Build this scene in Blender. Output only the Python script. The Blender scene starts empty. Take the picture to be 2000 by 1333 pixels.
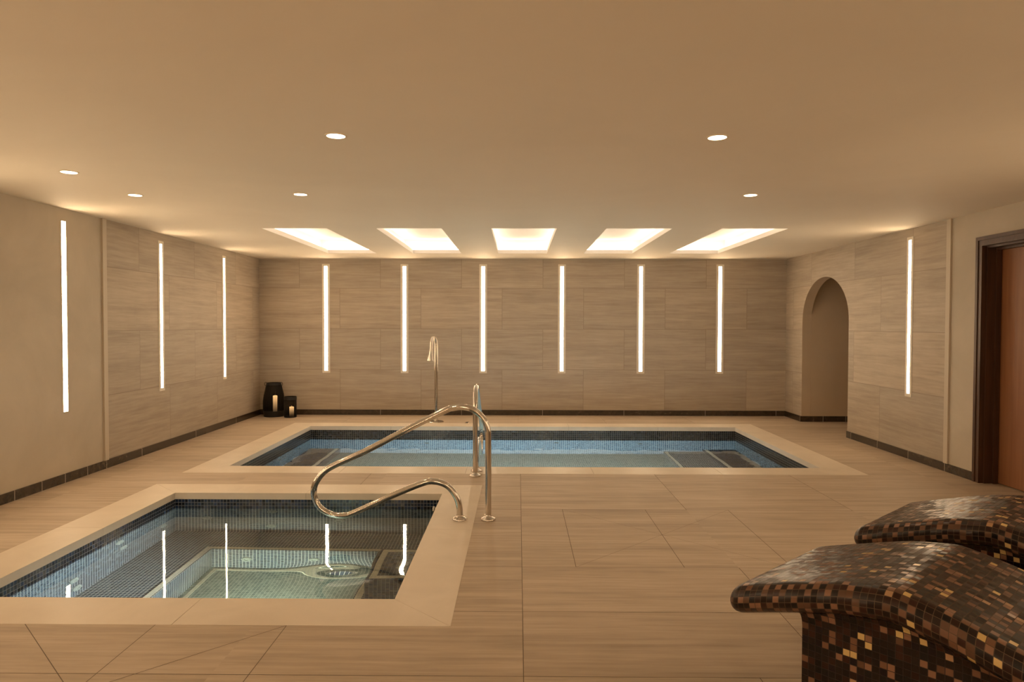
import bpy, bmesh, math, random
from mathutils import Vector, Matrix, noise as mnoise
random.seed(7)
scn = bpy.context.scene
COL = scn.collection
PI = math.pi

# ------------------------------------------------------------------ camera
F_PX, PITCH, YAW, ROLL, CAM_H = 1356.53, -0.0239, 0.0090, 0.0019, 1.3448
cam = bpy.data.cameras.new('camera')
cam.sensor_fit = 'HORIZONTAL'; cam.sensor_width = 36.0
cam.lens = F_PX / 2000 * 36.0
cam.clip_start = 0.05
camo = bpy.data.objects.new('camera', cam); COL.objects.link(camo)
cy, sy = math.cos(YAW), math.sin(YAW); cp, sp = math.cos(PITCH), math.sin(PITCH); cr, sr = math.cos(ROLL), math.sin(ROLL)
A = Matrix(((cy, sy, 0), (-sy, cy, 0), (0, 0, 1)))
B = Matrix(((1, 0, 0), (0, cp, sp), (0, -sp, cp)))
Cc = Matrix(((cr, 0, sr), (0, 1, 0), (-sr, 0, cr)))
R = Cc @ B @ A                      # rows: right, forward, up of the camera
right, fwd, up = R[0], R[1], R[2]
camo.matrix_world = Matrix(((right[0], up[0], -fwd[0], 0), (right[1], up[1], -fwd[1], 0), (right[2], up[2], -fwd[2], CAM_H), (0, 0, 0, 1)))
scn.camera = camo

# ------------------------------------------------------------------ world, exposure, light levels
w = bpy.data.worlds.new('world'); scn.world = w; w.use_nodes = True
w.node_tree.nodes['Background'].inputs[0].default_value = (0, 0, 0, 1)
w.node_tree.nodes['Background'].inputs[1].default_value = 0
scn.view_settings.view_transform = 'Standard'
scn.view_settings.look = 'None'
scn.view_settings.gamma = 1
scn.view_settings.use_curve_mapping = False
scn.view_settings.exposure = 0.09
scn.cycles.max_bounces = 10
scn.cycles.diffuse_bounces = 6
scn.cycles.glossy_bounces = 5
scn.cycles.transmission_bounces = 8
scn.cycles.transparent_max_bounces = 8
scn.cycles.sample_clamp_indirect = 4.0
scn.cycles.use_denoising = True
WARM = (1.0, 0.725, 0.445)
WARMER = (1.0, 0.66, 0.36)
POOLC = (0.80, 0.95, 1.0)
L_STRIP = 40.0      # wall light strips (radiance)
L_COVE = 18.0       # hidden strips in the ceiling coves
L_DOWN = 14.0       # visible downlight lens
W_DOWN = 14.0       # watts of each downlight beam
L_POOL = 12.0
L_TUB = 12.0
W_POOL = 200.0       # watts of each underwater beam
W_TUB = 170.0

# ------------------------------------------------------------------ room numbers
XL, XR, D, H, YB = -3.833, 3.94, 10.255, 2.3125, -2.4
BB = 0.0764
TX0, TX1, TY0, TY1 = -2.726, -0.601, 3.357, 5.468      # hot tub water edge
PX0, PX1, PY0, PY1 = -2.732, 2.839, 6.517, 9.092       # plunge pool water edge
CW = 0.302
ZW = -0.122
ZP = -0.175
YT = 6.386
DY0, DY1, DZ = 4.93, 5.93, 2.02       # door opening

# ------------------------------------------------------------------ node helpers
def newmat(name):
    m = bpy.data.materials.new(name); m.use_nodes = True
    nt = m.node_tree; nt.nodes.clear()
    out = nt.nodes.new('ShaderNodeOutputMaterial')
    return m, nt, out
def N(nt, t, **kw):
    n = nt.nodes.new(t)
    for k, v in kw.items():
        if k.startswith('i_'):
            key = k[2:]
            key = int(key) if key.isdigit() else key
            n.inputs[key].default_value = v
        else: setattr(n, k, v)
    return n
def L(nt, a, b): nt.links.new(a, b)
def math_(nt, op, a, b=None, c=None):
    n = nt.nodes.new('ShaderNodeMath'); n.operation = op
    for i, v in enumerate((a, b, c)):
        if v is None: continue
        if isinstance(v, (int, float)): n.inputs[i].default_value = v
        else: nt.links.new(v, n.inputs[i])
    return n.outputs[0]
def vmath(nt, op, a, b=None):
    n = nt.nodes.new('ShaderNodeVectorMath'); n.operation = op
    for i, v in enumerate((a, b)):
        if v is None: continue
        if isinstance(v, (tuple, list)): n.inputs[i].default_value = v
        elif isinstance(v, (int, float)) and op == 'SCALE': n.inputs['Scale'].default_value = v
        else: nt.links.new(v, n.inputs[i])
    return n.outputs[0]
def mixc(nt, fac, a, b, mode='MIX'):
    n = nt.nodes.new('ShaderNodeMix'); n.data_type = 'RGBA'; n.blend_type = mode
    for key, v in (('Factor', fac), ('A', a), ('B', b)):
        s = [q for q in n.inputs if q.name == key and (q.type == 'RGBA' or key == 'Factor')][0]
        if isinstance(v, (int, float)): s.default_value = v
        elif isinstance(v, tuple): s.default_value = v if len(v) == 4 else (*v, 1)
        else: nt.links.new(v, s)
    return [q for q in n.outputs if q.type == 'RGBA'][0]
def ramp(nt, fac, stops, interp='LINEAR'):
    n = nt.nodes.new('ShaderNodeValToRGB'); n.color_ramp.interpolation = interp
    e = n.color_ramp.elements
    while len(e) > 1: e.remove(e[0])
    for i, (p, c) in enumerate(stops):
        el = e[0] if i == 0 else e.new(p)
        el.position = p; el.color = (*c, 1)
    L(nt, fac, n.inputs[0]); return n.outputs[0]
def uvnode(nt):
    n = nt.nodes.new('ShaderNodeUVMap'); n.uv_map = 'UVMap'; return n.outputs[0]
def bsdf(nt, out, col=None, rough=0.5, spec=0.5, metal=0.0, normal=None):
    b = nt.nodes.new('ShaderNodeBsdfPrincipled')
    if col is not None:
        if isinstance(col, tuple): b.inputs['Base Color'].default_value = (*col, 1)
        else: L(nt, col, b.inputs['Base Color'])
    if isinstance(rough, float): b.inputs['Roughness'].default_value = rough
    else: L(nt, rough, b.inputs['Roughness'])
    b.inputs['Specular IOR Level'].default_value = spec
    b.inputs['Metallic'].default_value = metal
    if normal is not None: L(nt, normal, b.inputs['Normal'])
    L(nt, b.outputs[0], out.inputs[0]); return b
def simple(name, col, rough=0.5, spec=0.5, metal=0.0):
    m, nt, out = newmat(name); bsdf(nt, out, col, rough, spec, metal); return m
def emit(name, col, s):
    m, nt, out = newmat(name)
    e = N(nt, 'ShaderNodeEmission'); e.inputs[0].default_value = (*col, 1); e.inputs[1].default_value = s
    L(nt, e.outputs[0], out.inputs[0]); return m

def vein_color(nt, uv, c_dark, c_mid, c_light, vs=1.0, extra=None):
    # fine horizontal veins as in silver travertine cut along the vein
    base = uv if extra is None else vmath(nt, 'ADD', uv, extra)
    warp = N(nt, 'ShaderNodeTexNoise', i_Scale=1.3, i_Detail=2.0); L(nt, base, warp.inputs['Vector'])
    wv = vmath(nt, 'SCALE', warp.outputs['Color'], 0.03)
    p = vmath(nt, 'ADD', base, wv)
    a = N(nt, 'ShaderNodeTexNoise', i_Scale=1.0, i_Detail=5.0, i_Roughness=0.62)
    L(nt, vmath(nt, 'MULTIPLY', p, (2.4 * vs, 40.0 * vs, 1)), a.inputs['Vector'])
    b = N(nt, 'ShaderNodeTexNoise', i_Scale=1.0, i_Detail=3.0, i_Roughness=0.5)
    L(nt, vmath(nt, 'MULTIPLY', p, (0.7 * vs, 8.0 * vs, 1)), b.inputs['Vector'])
    c = N(nt, 'ShaderNodeTexNoise', i_Scale=5.0, i_Detail=6.0, i_Roughness=0.6)
    L(nt, base, c.inputs['Vector'])
    s = math_(nt, 'MULTIPLY_ADD', a.outputs[0], 0.50, math_(nt, 'MULTIPLY', b.outputs[0], 0.38))
    s = math_(nt, 'MULTIPLY_ADD', c.outputs[0], 0.12, s)
    return ramp(nt, s, [(0.33, c_dark), (0.50, c_mid), (0.66, c_light)]), s

def wall_stone():
    m, nt, out = newmat('veined_wall_tile')
    uv = uvnode(nt)
    br = N(nt, 'ShaderNodeTexBrick', offset=0.5, offset_frequency=2, squash=1.0)
    for k, v in (('Scale', 1.0), ('Mortar Size', 0.0028), ('Mortar Smooth', 0.3), ('Bias', 0.0), ('Brick Width', 1.2), ('Row Height', 0.6)):
        br.inputs[k].default_value = v
    br.inputs['Color1'].default_value = (0, 0, 0, 1); br.inputs['Color2'].default_value = (1, 1, 1, 1)
    L(nt, uv, br.inputs['Vector'])
    off = vmath(nt, 'SCALE', br.outputs['Color'], 7.3)
    col, s = vein_color(nt, uv, (.335, .275, .21), (.43, .362, .283), (.51, .442, .352), extra=off)
    tint = mixc(nt, br.outputs['Color'], (.91, .91, .92), (1.05, 1.03, 1.01))
    col = mixc(nt, 1.0, col, tint, 'MULTIPLY')
    col = mixc(nt, br.outputs['Fac'], col, (.25, .20, .15))
    bsdf(nt, out, col, 0.5, 0.35)
    return m
def floor_stone():
    m, nt, out = newmat('veined_floor_tile')
    uv = uvnode(nt)
    # tone shifts a little from tile to tile
    sx = N(nt, 'ShaderNodeSeparateXYZ'); L(nt, uv, sx.inputs[0])
    gx = math_(nt, 'FLOOR', math_(nt, 'DIVIDE', math_(nt, 'SUBTRACT', sx.outputs[0], 0.0229), 1.2))
    gy = math_(nt, 'FLOOR', math_(nt, 'DIVIDE', math_(nt, 'SUBTRACT', sx.outputs[1], 3.821), 0.6))
    cv = N(nt, 'ShaderNodeCombineXYZ'); L(nt, gx, cv.inputs[0]); L(nt, gy, cv.inputs[1])
    wn = N(nt, 'ShaderNodeTexWhiteNoise', noise_dimensions='2D'); L(nt, cv.outputs[0], wn.inputs['Vector'])
    col, s = vein_color(nt, uv, (.325, .258, .19), (.445, .355, .265), (.545, .45, .35), vs=0.75, extra=vmath(nt, 'SCALE', wn.outputs['Color'], 3.1))
    tint = mixc(nt, wn.outputs[0], (.95, .94, .93), (1.04, 1.04, 1.03))
    col = mixc(nt, 1.0, col, tint, 'MULTIPLY')
    bsdf(nt, out, col, 0.58, 0.28)
    return m
def plaster(name, c1, c2, scale=1.1, rough=0.6, spec=0.3):
    m, nt, out = newmat(name)
    tc = N(nt, 'ShaderNodeTexCoord')
    a = N(nt, 'ShaderNodeTexNoise', i_Scale=scale, i_Detail=7.0, i_Roughness=0.6, i_Distortion=0.6)
    L(nt, tc.outputs['Object'], a.inputs['Vector'])
    col = ramp(nt, a.outputs[0], [(0.3, c1), (0.7, c2)])
    bm_ = N(nt, 'ShaderNodeBump', i_Strength=0.05, i_Distance=0.02); L(nt, a.outputs[0], bm_.inputs['Height'])
    bsdf(nt, out, col, rough, spec, normal=bm_.outputs[0])
    return m
def marble_dark():
    m, nt, out = newmat('dark_brown_marble')
    uv = uvnode(nt)
    a = N(nt, 'ShaderNodeTexNoise', i_Scale=9.0, i_Detail=8.0, i_Roughness=0.7, i_Distortion=1.5); L(nt, uv, a.inputs['Vector'])
    col = ramp(nt, a.outputs[0], [(0.40, (.030, .020, .013)), (0.60, (.050, .035, .022)), (0.74, (.15, .11, .075))])
    bsdf(nt, out, col, 0.25, 0.5)
    return m
def mosaic(name, size, palette, grout, grout_w=0.09, rough=0.15, wob=0.05, spec=0.5, metal=0.0, grad=None):
    m, nt, out = newmat(name)
    uv = uvnode(nt)
    p = vmath(nt, 'SCALE', uv, 1.0 / size)
    fl = vmath(nt, 'FLOOR', p)
    fr = vmath(nt, 'FRACTION', p)
    wn = N(nt, 'ShaderNodeTexWhiteNoise', noise_dimensions='2D'); L(nt, fl, wn.inputs['Vector'])
    col = ramp(nt, wn.outputs[0], palette, 'CONSTANT')
    s = N(nt, 'ShaderNodeSeparateXYZ'); L(nt, fr, s.inputs[0])
    dx = math_(nt, 'ABSOLUTE', math_(nt, 'SUBTRACT', s.outputs[0], 0.5))
    dy = math_(nt, 'ABSOLUTE', math_(nt, 'SUBTRACT', s.outputs[1], 0.5))
    g = math_(nt, 'GREATER_THAN', math_(nt, 'MAXIMUM', dx, dy), 0.5 - grout_w / 2)
    col = mixc(nt, g, col, grout)
    rg = math_(nt, 'MULTIPLY_ADD', g, 0.5, rough)
    geo = N(nt, 'ShaderNodeNewGeometry')
    d = vmath(nt, 'SCALE', vmath(nt, 'SUBTRACT', wn.outputs['Color'], (.5, .5, .5)), wob)
    nrm = vmath(nt, 'NORMALIZE', vmath(nt, 'ADD', geo.outputs['Normal'], d))
    bsdf(nt, out, col, rg, spec, metal, normal=nrm)
    return m
def wood(name, c1, c2, rough=0.35, sc=(30, 30, 1.5)):
    m, nt, out = newmat(name)
    tc = N(nt, 'ShaderNodeTexCoord')
    a = N(nt, 'ShaderNodeTexNoise', i_Scale=1.0, i_Detail=5.0, i_Roughness=0.55)
    L(nt, vmath(nt, 'MULTIPLY', tc.outputs['Object'], sc), a.inputs['Vector'])
    bsdf(nt, out, ramp(nt, a.outputs[0], [(0.3, c1), (0.7, c2)]), rough, 0.4)
    return m
def water(name, ripple, scale):
    m, nt, out = newmat(name)
    tc = N(nt, 'ShaderNodeTexCoord')
    a = N(nt, 'ShaderNodeTexNoise', i_Scale=scale, i_Detail=2.0); L(nt, tc.outputs['Object'], a.inputs['Vector'])
    b = N(nt, 'ShaderNodeBump', i_Strength=ripple, i_Distance=0.01); L(nt, a.outputs[0], b.inputs['Height'])
    g = N(nt, 'ShaderNodeBsdfGlass', i_Roughness=0.0, i_IOR=1.333)
    g.inputs['Color'].default_value = (.93, .985, .98, 1)
    L(nt, b.outputs[0], g.inputs['Normal']); L(nt, g.outputs[0], out.inputs[0])
    return m

M = {}
M['wall'] = wall_stone()
M['floor'] = floor_stone()
M['plaster'] = plaster('polished_plaster', (.44, .385, .305), (.56, .49, .395), 1.2)
M['ceiling'] = plaster('ceiling_plaster', (.77, .69, .575), (.82, .74, .62), 0.7, 0.7, 0.15)
M['coping'] = plaster('limestone_coping', (.60, .515, .41), (.68, .59, .475), 3.0, 0.45, 0.35)
M['passage'] = plaster('passage_plaster', (.52, .41, .29), (.58, .46, .33), 1.0)
M['grout'] = simple('dark_joint', (.13, .095, .065), 0.8)
M['joint_light'] = simple('pale_joint', (.45, .38, .30), 0.7)
M['trim'] = simple('pale_stone_trim', (.54, .47, .375), 0.5)
M['marble'] = marble_dark()
M['bezel'] = simple('pale_lamp_bezel', (.80, .74, .64), 0.5)
M['strip'] = emit('warm_light_strip', WARM, L_STRIP)
M['cove'] = emit('cove_light_strip', (1.0, .77, .55), L_COVE)
M['covewhite'] = simple('cove_white_paint', (.86, .83, .79), 0.6)
M['down'] = emit('downlight_lens', WARM, L_DOWN)
M['steel'] = simple('polished_steel', (.66, .62, .57), 0.12, 0.5, 1.0)
M['pooltile'] = mosaic('navy_glass_mosaic', 0.0257, [(0, (.006, .009, .020)), (.30, (.008, .015, .036)), (.55, (.011, .022, .055)), (.78, (.005, .007, .012)), (.92, (.018, .035, .08))], (.17, .17, .16), 0.12, 0.12, 0.02)
M['bandtile'] = mosaic('black_glass_mosaic', 0.0257, [(0, (.010, .010, .012)), (.4, (.016, .016, .020)), (.75, (.008, .007, .007))], (.12, .11, .09), 0.12, 0.14, 0.02)
M['bluetile'] = mosaic('blue_glass_mosaic', 0.0257, [(0, (.055, .095, .14)), (.30, (.08, .13, .18)), (.6, (.11, .17, .22)), (.85, (.04, .065, .10))], (.50, .52, .50), 0.12, 0.12, 0.02)
M['tubtile'] = mosaic('blue_grey_glass_mosaic', 0.0257, [(0, (.020, .032, .050)), (.30, (.032, .050, .075)), (.6, (.05, .070, .09)), (.85, (.012, .02, .035))], (.55, .55, .49), 0.14, 0.12, 0.02)  # navy tile lightened to carry the glow of the underwater lamps
M['greytile'] = mosaic('pale_green_grey_mosaic', 0.0257, [(0, (.17, .20, .18)), (.4, (.22, .25, .22)), (.75, (.14, .17, .16))], (.42, .42, .36), 0.12, 0.14, 0.02)  # pool floors: lamp glow and milky haze painted in as paler tile
M['cream'] = mosaic('cream_edge_mosaic', 0.0257, [(0, (.55, .50, .38)), (.5, (.62, .56, .44))], (.40, .38, .33), 0.10, 0.3, 0.02)
BROWN = [(0, (.012, .005, .003)), (.18, (.024, .008, .004)), (.34, (.008, .005, .004)), (.46, (.034, .011, .006)), (.56, (.016, .008, .005)), (.70, (.010, .004, .006)), (.79, (.165, .082, .048)), (.86, (.11, .055, .032)), (.915, (.24, .125, .075)), (.97, (.60, .42, .17)), (.988, (.40, .24, .13))]
BROWN2 = [(p if p < .75 else {.79: .715, .86: .80, .915: .875, .97: .965, .988: .985}[p], c) for p, c in BROWN]
BROWN2 = [(p, c) for p, c in BROWN2 if p != .70]
M['brown'] = mosaic('brown_glass_mosaic', 0.0205, BROWN2, (.095, .062, .042), 0.09, 0.30, 0.19, 0.35)
M['brownside'] = mosaic('brown_glass_mosaic_dark_joint', 0.0205, BROWN, (.016, .009, .006), 0.10, 0.24, 0.10, 0.35)
M['door'] = wood('orange_brown_veneer', (.23, .095, .040), (.29, .125, .055))
M['frame'] = wood('dark_stained_wood', (.045, .019, .010), (.085, .040, .021))
M['black'] = simple('blackened_iron', (.012, .010, .008), 0.5, 0.4)
def wax():
    m, nt, out = newmat('lit_ivory_wax')
    b = bsdf(nt, out, (.80, .66, .45), 0.5, 0.4)
    tc = N(nt, 'ShaderNodeTexCoord'); sp_ = N(nt, 'ShaderNodeSeparateXYZ'); L(nt, tc.outputs['Generated'], sp_.inputs[0])
    b.inputs['Emission Color'].default_value = (1.0, .62, .30, 1)     # wax glows from the flame inside its top
    L(nt, math_(nt, 'MULTIPLY', math_(nt, 'POWER', sp_.outputs[2], 2.0), 6.0), b.inputs['Emission Strength'])
    return m
M['wax'] = wax()
M['flame'] = emit('candle_glow', (1.0, 0.55, 0.22), 5.0)
M['poollight'] = emit('pool_light_lens', POOLC, L_POOL)
M['tublight'] = emit('tub_light_lens', (.86, 1.0, .90), L_TUB)
M['jet'] = simple('pale_jet_plastic', (.24, .26, .23), 0.3)
M['water'] = water('still_water', 0.03, 5.0)
M['poolwater'] = water('gently_moving_water', 0.10, 6.0)
def smoked():
    m, nt, out = newmat('smoked_mesh')
    t = N(nt, 'ShaderNodeBsdfTransparent'); t.inputs[0].default_value = (.27, .24, .20, 1)
    g = N(nt, 'ShaderNodeBsdfPrincipled'); g.inputs['Base Color'].default_value = (.01, .008, .006, 1); g.inputs['Roughness'].default_value = .5
    x = N(nt, 'ShaderNodeMixShader', i_0=0.25); L(nt, t.outputs[0], x.inputs[1]); L(nt, g.outputs[0], x.inputs[2]); L(nt, x.outputs[0], out.inputs[0])
    return m
M['smoked'] = smoked()

# ------------------------------------------------------------------ mesh helpers
def boxuv(bm, u0=0.0, v0=0.0):
    uvl = bm.loops.layers.uv.get('UVMap') or bm.loops.layers.uv.new('UVMap')
    bm.normal_update()
    for f in bm.faces:
        n = f.normal
        ax = max(range(3), key=lambda i: abs(n[i]))
        for l in f.loops:
            c = l.vert.co
            if ax == 2: l[uvl].uv = (c.x - u0, c.y - v0)
            elif ax == 1: l[uvl].uv = (c.x - u0, c.z - v0)
            else: l[uvl].uv = (c.y - u0, c.z - v0)
def add_box(bm, x0, x1, y0, y1, z0, z1, mi=0):
    vs = [bm.verts.new((x, y, z)) for z in (z0, z1) for y in (y0, y1) for x in (x0, x1)]
    for q in ((0, 2, 3, 1), (4, 5, 7, 6), (0, 1, 5, 4), (2, 6, 7, 3), (0, 4, 6, 2), (1, 3, 7, 5)):
        f = bm.faces.new([vs[i] for i in q]); f.material_index = mi
def quad(bm, pts, mi=0):
    f = bm.faces.new([bm.verts.new(p) for p in pts]); f.material_index = mi; return f
def add_tube(bm, pts, r, seg=20, cap=True, closed=False):
    pts = [Vector(p) for p in pts]
    n = len(pts); rings = []
    t0 = (pts[1] - pts[0]).normalized()
    ref = Vector((0, 0, 1)) if abs(t0.z) < .9 else Vector((1, 0, 0))
    nrm = t0.cross(ref).normalized()
    prev = t0
    for i, p in enumerate(pts):
        a = pts[i - 1] if (i > 0 or closed) else pts[0]
        b = pts[(i + 1) % n] if (i < n - 1 or closed) else pts[-1]
        t = (b - a).normalized()
        q = prev.rotation_difference(t); nrm = (q @ nrm).normalized(); prev = t
        bn = t.cross(nrm).normalized()
        rr = r[i] if isinstance(r, (list, tuple)) else r
        rings.append([bm.verts.new(p + (nrm * math.cos(2 * PI * k / seg) + bn * math.sin(2 * PI * k / seg)) * rr) for k in range(seg)])
    m = n if closed else n - 1
    for i in range(m):
        a, b = rings[i], rings[(i + 1) % n]
        for k in range(seg):
            bm.faces.new((a[k], a[(k + 1) % seg], b[(k + 1) % seg], b[k]))
    if cap and not closed:
        bm.faces.new(list(reversed(rings[0]))); bm.faces.new(rings[-1])
def add_lathe(bm, prof, c=(0, 0, 0), seg=32, capb=True, capt=True, axis='z'):
    rings = []
    for r, z in prof:
        ring = []
        for k in range(seg):
            a = 2 * PI * k / seg
            if axis == 'z': v = (c[0] + r * math.cos(a), c[1] + r * math.sin(a), c[2] + z)
            elif axis == 'x': v = (c[0] + z, c[1] + r * math.cos(a), c[2] + r * math.sin(a))
            else: v = (c[0] + r * math.sin(a), c[1] + z, c[2] + r * math.cos(a))
            ring.append(bm.verts.new(v))
        rings.append(ring)
    for a, b in zip(rings, rings[1:]):
        for k in range(seg): bm.faces.new((a[k], a[(k + 1) % seg], b[(k + 1) % seg], b[k]))
    if capb: bm.faces.new(list(reversed(rings[0])))
    if capt: bm.faces.new(rings[-1])
def catmull(P, sub=8, closed=False):
    out = []; n = len(P)
    for i in range(n if closed else n - 1):
        g = lambda j: Vector(P[j % n]) if closed else Vector(P[max(0, min(n - 1, j))])
        p0, p1, p2, p3 = g(i - 1), g(i), g(i + 1), g(i + 2)
        for s in range(sub):
            t = s / sub
            out.append(0.5 * ((2 * p1) + (p2 - p0) * t + (2 * p0 - 5 * p1 + 4 * p2 - p3) * t * t + (3 * p1 - p0 - 3 * p2 + p3) * t ** 3))
    if not closed: out.append(Vector(P[-1]))
    return out
def obj(name, bm, mats, parent=None, smooth=False, uv=True, label=None, kind=None, u0=0, v0=0, recalc=False):
    if recalc: bmesh.ops.recalc_face_normals(bm, faces=bm.faces)
    if uv: boxuv(bm, u0, v0)
    me = bpy.data.meshes.new(name)
    if smooth:
        for f in bm.faces: f.smooth = True
        for e in bm.edges:
            if len(e.link_faces) == 2 and e.calc_face_angle(0) > math.radians(38): e.smooth = False
    bm.to_mesh(me); bm.free()
    for m in (mats if isinstance(mats, (list, tuple)) else [mats]): me.materials.append(m)
    o = bpy.data.objects.new(name, me); COL.objects.link(o)
    if parent is not None: o.parent = parent
    if label: o['label'] = label
    if kind: o['kind'] = kind
    return o
def thing(name, label, cat, loc=(0, 0, 0), rz=0, group=None):
    o = bpy.data.objects.new(name, None); COL.objects.link(o)
    o.empty_display_size = 0.1
    o.location = loc; o.rotation_euler = (0, 0, rz)
    o['label'] = label; o['category'] = cat
    if group: o['group'] = group
    return o
def dup(root, loc, rz, label, group=None):
    r = root.copy(); COL.objects.link(r); r.location = loc; r.rotation_euler = (0, 0, rz); r['label'] = label
    if group: r['group'] = group
    for ch in [c for c in list(bpy.data.objects) if c.parent == root]:
        c = ch.copy(); COL.objects.link(c); c.parent = r
        for g in [q for q in list(bpy.data.objects) if q.parent == ch]:
            d = g.copy(); COL.objects.link(d); d.parent = c
    return r
def NB(): return bmesh.new()

# ------------------------------------------------------------------ floor with the two pool openings
def floor():
    bm = NB()
    xs = sorted({XL - .02, -3.03, -3.034, -0.299, 3.141, XR + .02})
    TO = (TX0 - CW + .002, TX1 + CW - .002, TY0 - CW + .002, TY1 + CW - .002)
    PO = (PX0 - CW + .002, PX1 + CW - .002, PY0 - CW + .002, PY1 + CW - .002)
    xs = sorted({XL - .02, TO[0], TO[1], PO[0], PO[1], XR + .02})
    ys = sorted({YB, TO[2], TO[3], PO[2], PO[3], D + .02})
    g = {}
    def V(x, y):
        if (x, y) not in g: g[(x, y)] = bm.verts.new((x, y, 0))
        return g[(x, y)]
    for i in range(len(xs) - 1):
        for j in range(len(ys) - 1):
            cx, cyy = (xs[i] + xs[i + 1]) / 2, (ys[j] + ys[j + 1]) / 2
            if any(a < cx < b and c < cyy < d for a, b, c, d in (TO, PO)): continue
            bm.faces.new((V(xs[i], ys[j]), V(xs[i + 1], ys[j]), V(xs[i + 1], ys[j + 1]), V(xs[i], ys[j + 1])))
    # passage behind the arch
    bm.faces.new([bm.verts.new(p) for p in ((XR + .02, 7.9, 0), (6.2, 7.9, 0), (6.2, 9.70, 0), (XR + .02, 9.70, 0))])
    bm.faces.new([bm.verts.new(p) for p in ((XR + .02, DY0 - .02, 0), (XR + .27, DY0 - .02, 0), (XR + .27, DY1 + .02, 0), (XR + .02, DY1 + .02, 0))])
    # joints between the tiles
    def joint(x0, y0, x1, y1, wd=0.0032):
        a, b = Vector((x0, y0)), Vector((x1, y1)); d = (b - a).normalized(); n = Vector((-d.y, d.x)) * wd / 2
        quad(bm, [(*(a - n), .0005), (*(b - n), .0005), (*(b + n), .0005), (*(a + n), .0005)], 1)
    mx = 0.0229; r0 = 3.821
    TXo, TXi, TYo = TO[1], TO[0], TO[3]
    PYo, PYf = PO[2], PO[3]
    joint(mx, YB, mx, PYo)
    joint(mx + .3, r0, mx + .3, r0 + 1.2); joint(mx + .9, r0, mx + .9, r0 + 1.2); joint(mx + 1.5, r0, mx + 1.5, r0 + 1.2)
    joint(mx + .3, r0, mx + 1.5, r0 + 1.2, .0018); joint(mx + .3, r0 + 1.2, mx + 1.5, r0, .0018)
    for k, y in enumerate((r0 + 1.2, r0, r0 - .6, r0 - 1.2, r0 - 1.8, r0 - 2.4, r0 - 3.0)):
        joint(mx, y, XR, y)
        if y > TO[2]: joint(TXo, y, mx, y); joint(XL, y, TXi, y, .0018)
    for y in (r0 - 1.2, r0 - 1.8, r0 - 2.4, r0 - 3): joint(XL, y, mx, y)
    joint(mx + 1.2, r0 + 1.2, mx + 1.2, PYo); joint(mx + 2.4, r0 + 1.2, mx + 2.4, PYo)
    joint(mx + 1.2, r0 - .6, mx + 1.2, r0); joint(mx + 1.2, r0 - 1.2, mx + 1.2, r0 - .6)
    joint(mx + 2.4, r0 - .6, mx + 2.4, r0); joint(mx + .9, r0 - 1.8, mx + .9, r0 - 1.2)
    joint(mx + 2.7, r0, mx + 2.7, r0 + 1.2); joint(-1.32, TYo, -1.32, PYo); joint(XL, 6.0, TXi, 6.0, .0018)
    # drain square in front of the hot tub
    a0, a1, b1 = -2.205, -1.03, TO[2]
    b0 = b1 - 1.17; mxx, mb = (a0 + a1) / 2, (b0 + b1) / 2
    joint(a1, b0, a1, b1); joint(mxx, b0, mxx, b1); joint(a0, b1, a1, b0); joint(a0, b0, a1, b1); joint(a0, b0, a0, mb)
    for y in (6.8, 8.0, 9.2): joint(XL, y, PO[0], y, .0018); joint(PO[1], y, XR, y, .0018)
    for x in (-2.4, -1.2, 0, 1.2, 2.4): joint(x, PYf, x, D, .0018)
    return obj('floor', bm, [M['floor'], M['grout']], kind='structure')
floor()

# ------------------------------------------------------------------ walls
def wall_back():
    bm = NB(); add_box(bm, XL - .2, XR, D, D + .2, 0, H)
    obj('wall_back', bm, M['wall'], kind='structure', u0=-3.2385, v0=BB)
def wall_left():
    bm = NB(); add_box(bm, XL - .2, XL, YT, D, 0, H, 0); add_box(bm, XL - .2, XL + .004, YB, YT, 0, H, 1)
    obj('wall_left', bm, [M['wall'], M['plaster']], kind='structure', u0=6.999, v0=BB)
ARC_C, ARC_W, ARC_S, ARC_R = 8.995, 0.675, 1.40, 0.564
def wall_right():
    bm = NB()
    x0, x1 = XR, XR + .125
    arc = [(ARC_C + ARC_W * math.cos(PI * k / 40), ARC_S + ARC_R * math.sin(PI * k / 40)) for k in range(41)]   # far -> near
    # front and rear faces as strips from the arch to the ceiling
    for x, flip in ((x0, False), (x1, True)):
        def F(pts, mi=0):
            pts = [(x, a, b) for a, b in pts]
            quad(bm, list(reversed(pts)) if flip else pts, mi)
        for (ya, za), (yb, zb) in zip(arc, arc[1:]):
            F([(ya, za), (ya, H), (yb, H), (yb, zb)])
        F([(D, 0), (D, H), (ARC_C + ARC_W, H), (ARC_C + ARC_W, 0)])
        F([(ARC_C - ARC_W, 0), (ARC_C - ARC_W, H), (YT, H), (YT, 0)])
    # far jamb returns below the spring, vault above it
    for (ya, za), (yb, zb) in zip(arc, arc[1:]):
        quad(bm, [(x0, ya, za), (x0, yb, zb), (x1, yb, zb), (x1, ya, za)], 2)
    for y in (ARC_C + ARC_W, ARC_C - ARC_W):
        quad(bm, [(x0, y, 0), (x1, y, 0), (x1, y, ARC_S), (x0, y, ARC_S)], 2)
    # plastered part with the door opening
    xp = XR - .004
    for a, b, z0, z1 in ((DY1, YT, 0, H), (DY0, DY1, DZ, H), (YB, DY0, 0, H)):
        add_box(bm, xp, XR + .26, a, b, z0, z1, 1)
    o = obj('wall_right', bm, [M['wall'], M['plaster'], M['passage']], kind='structure', u0=9.39, v0=BB)
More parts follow.
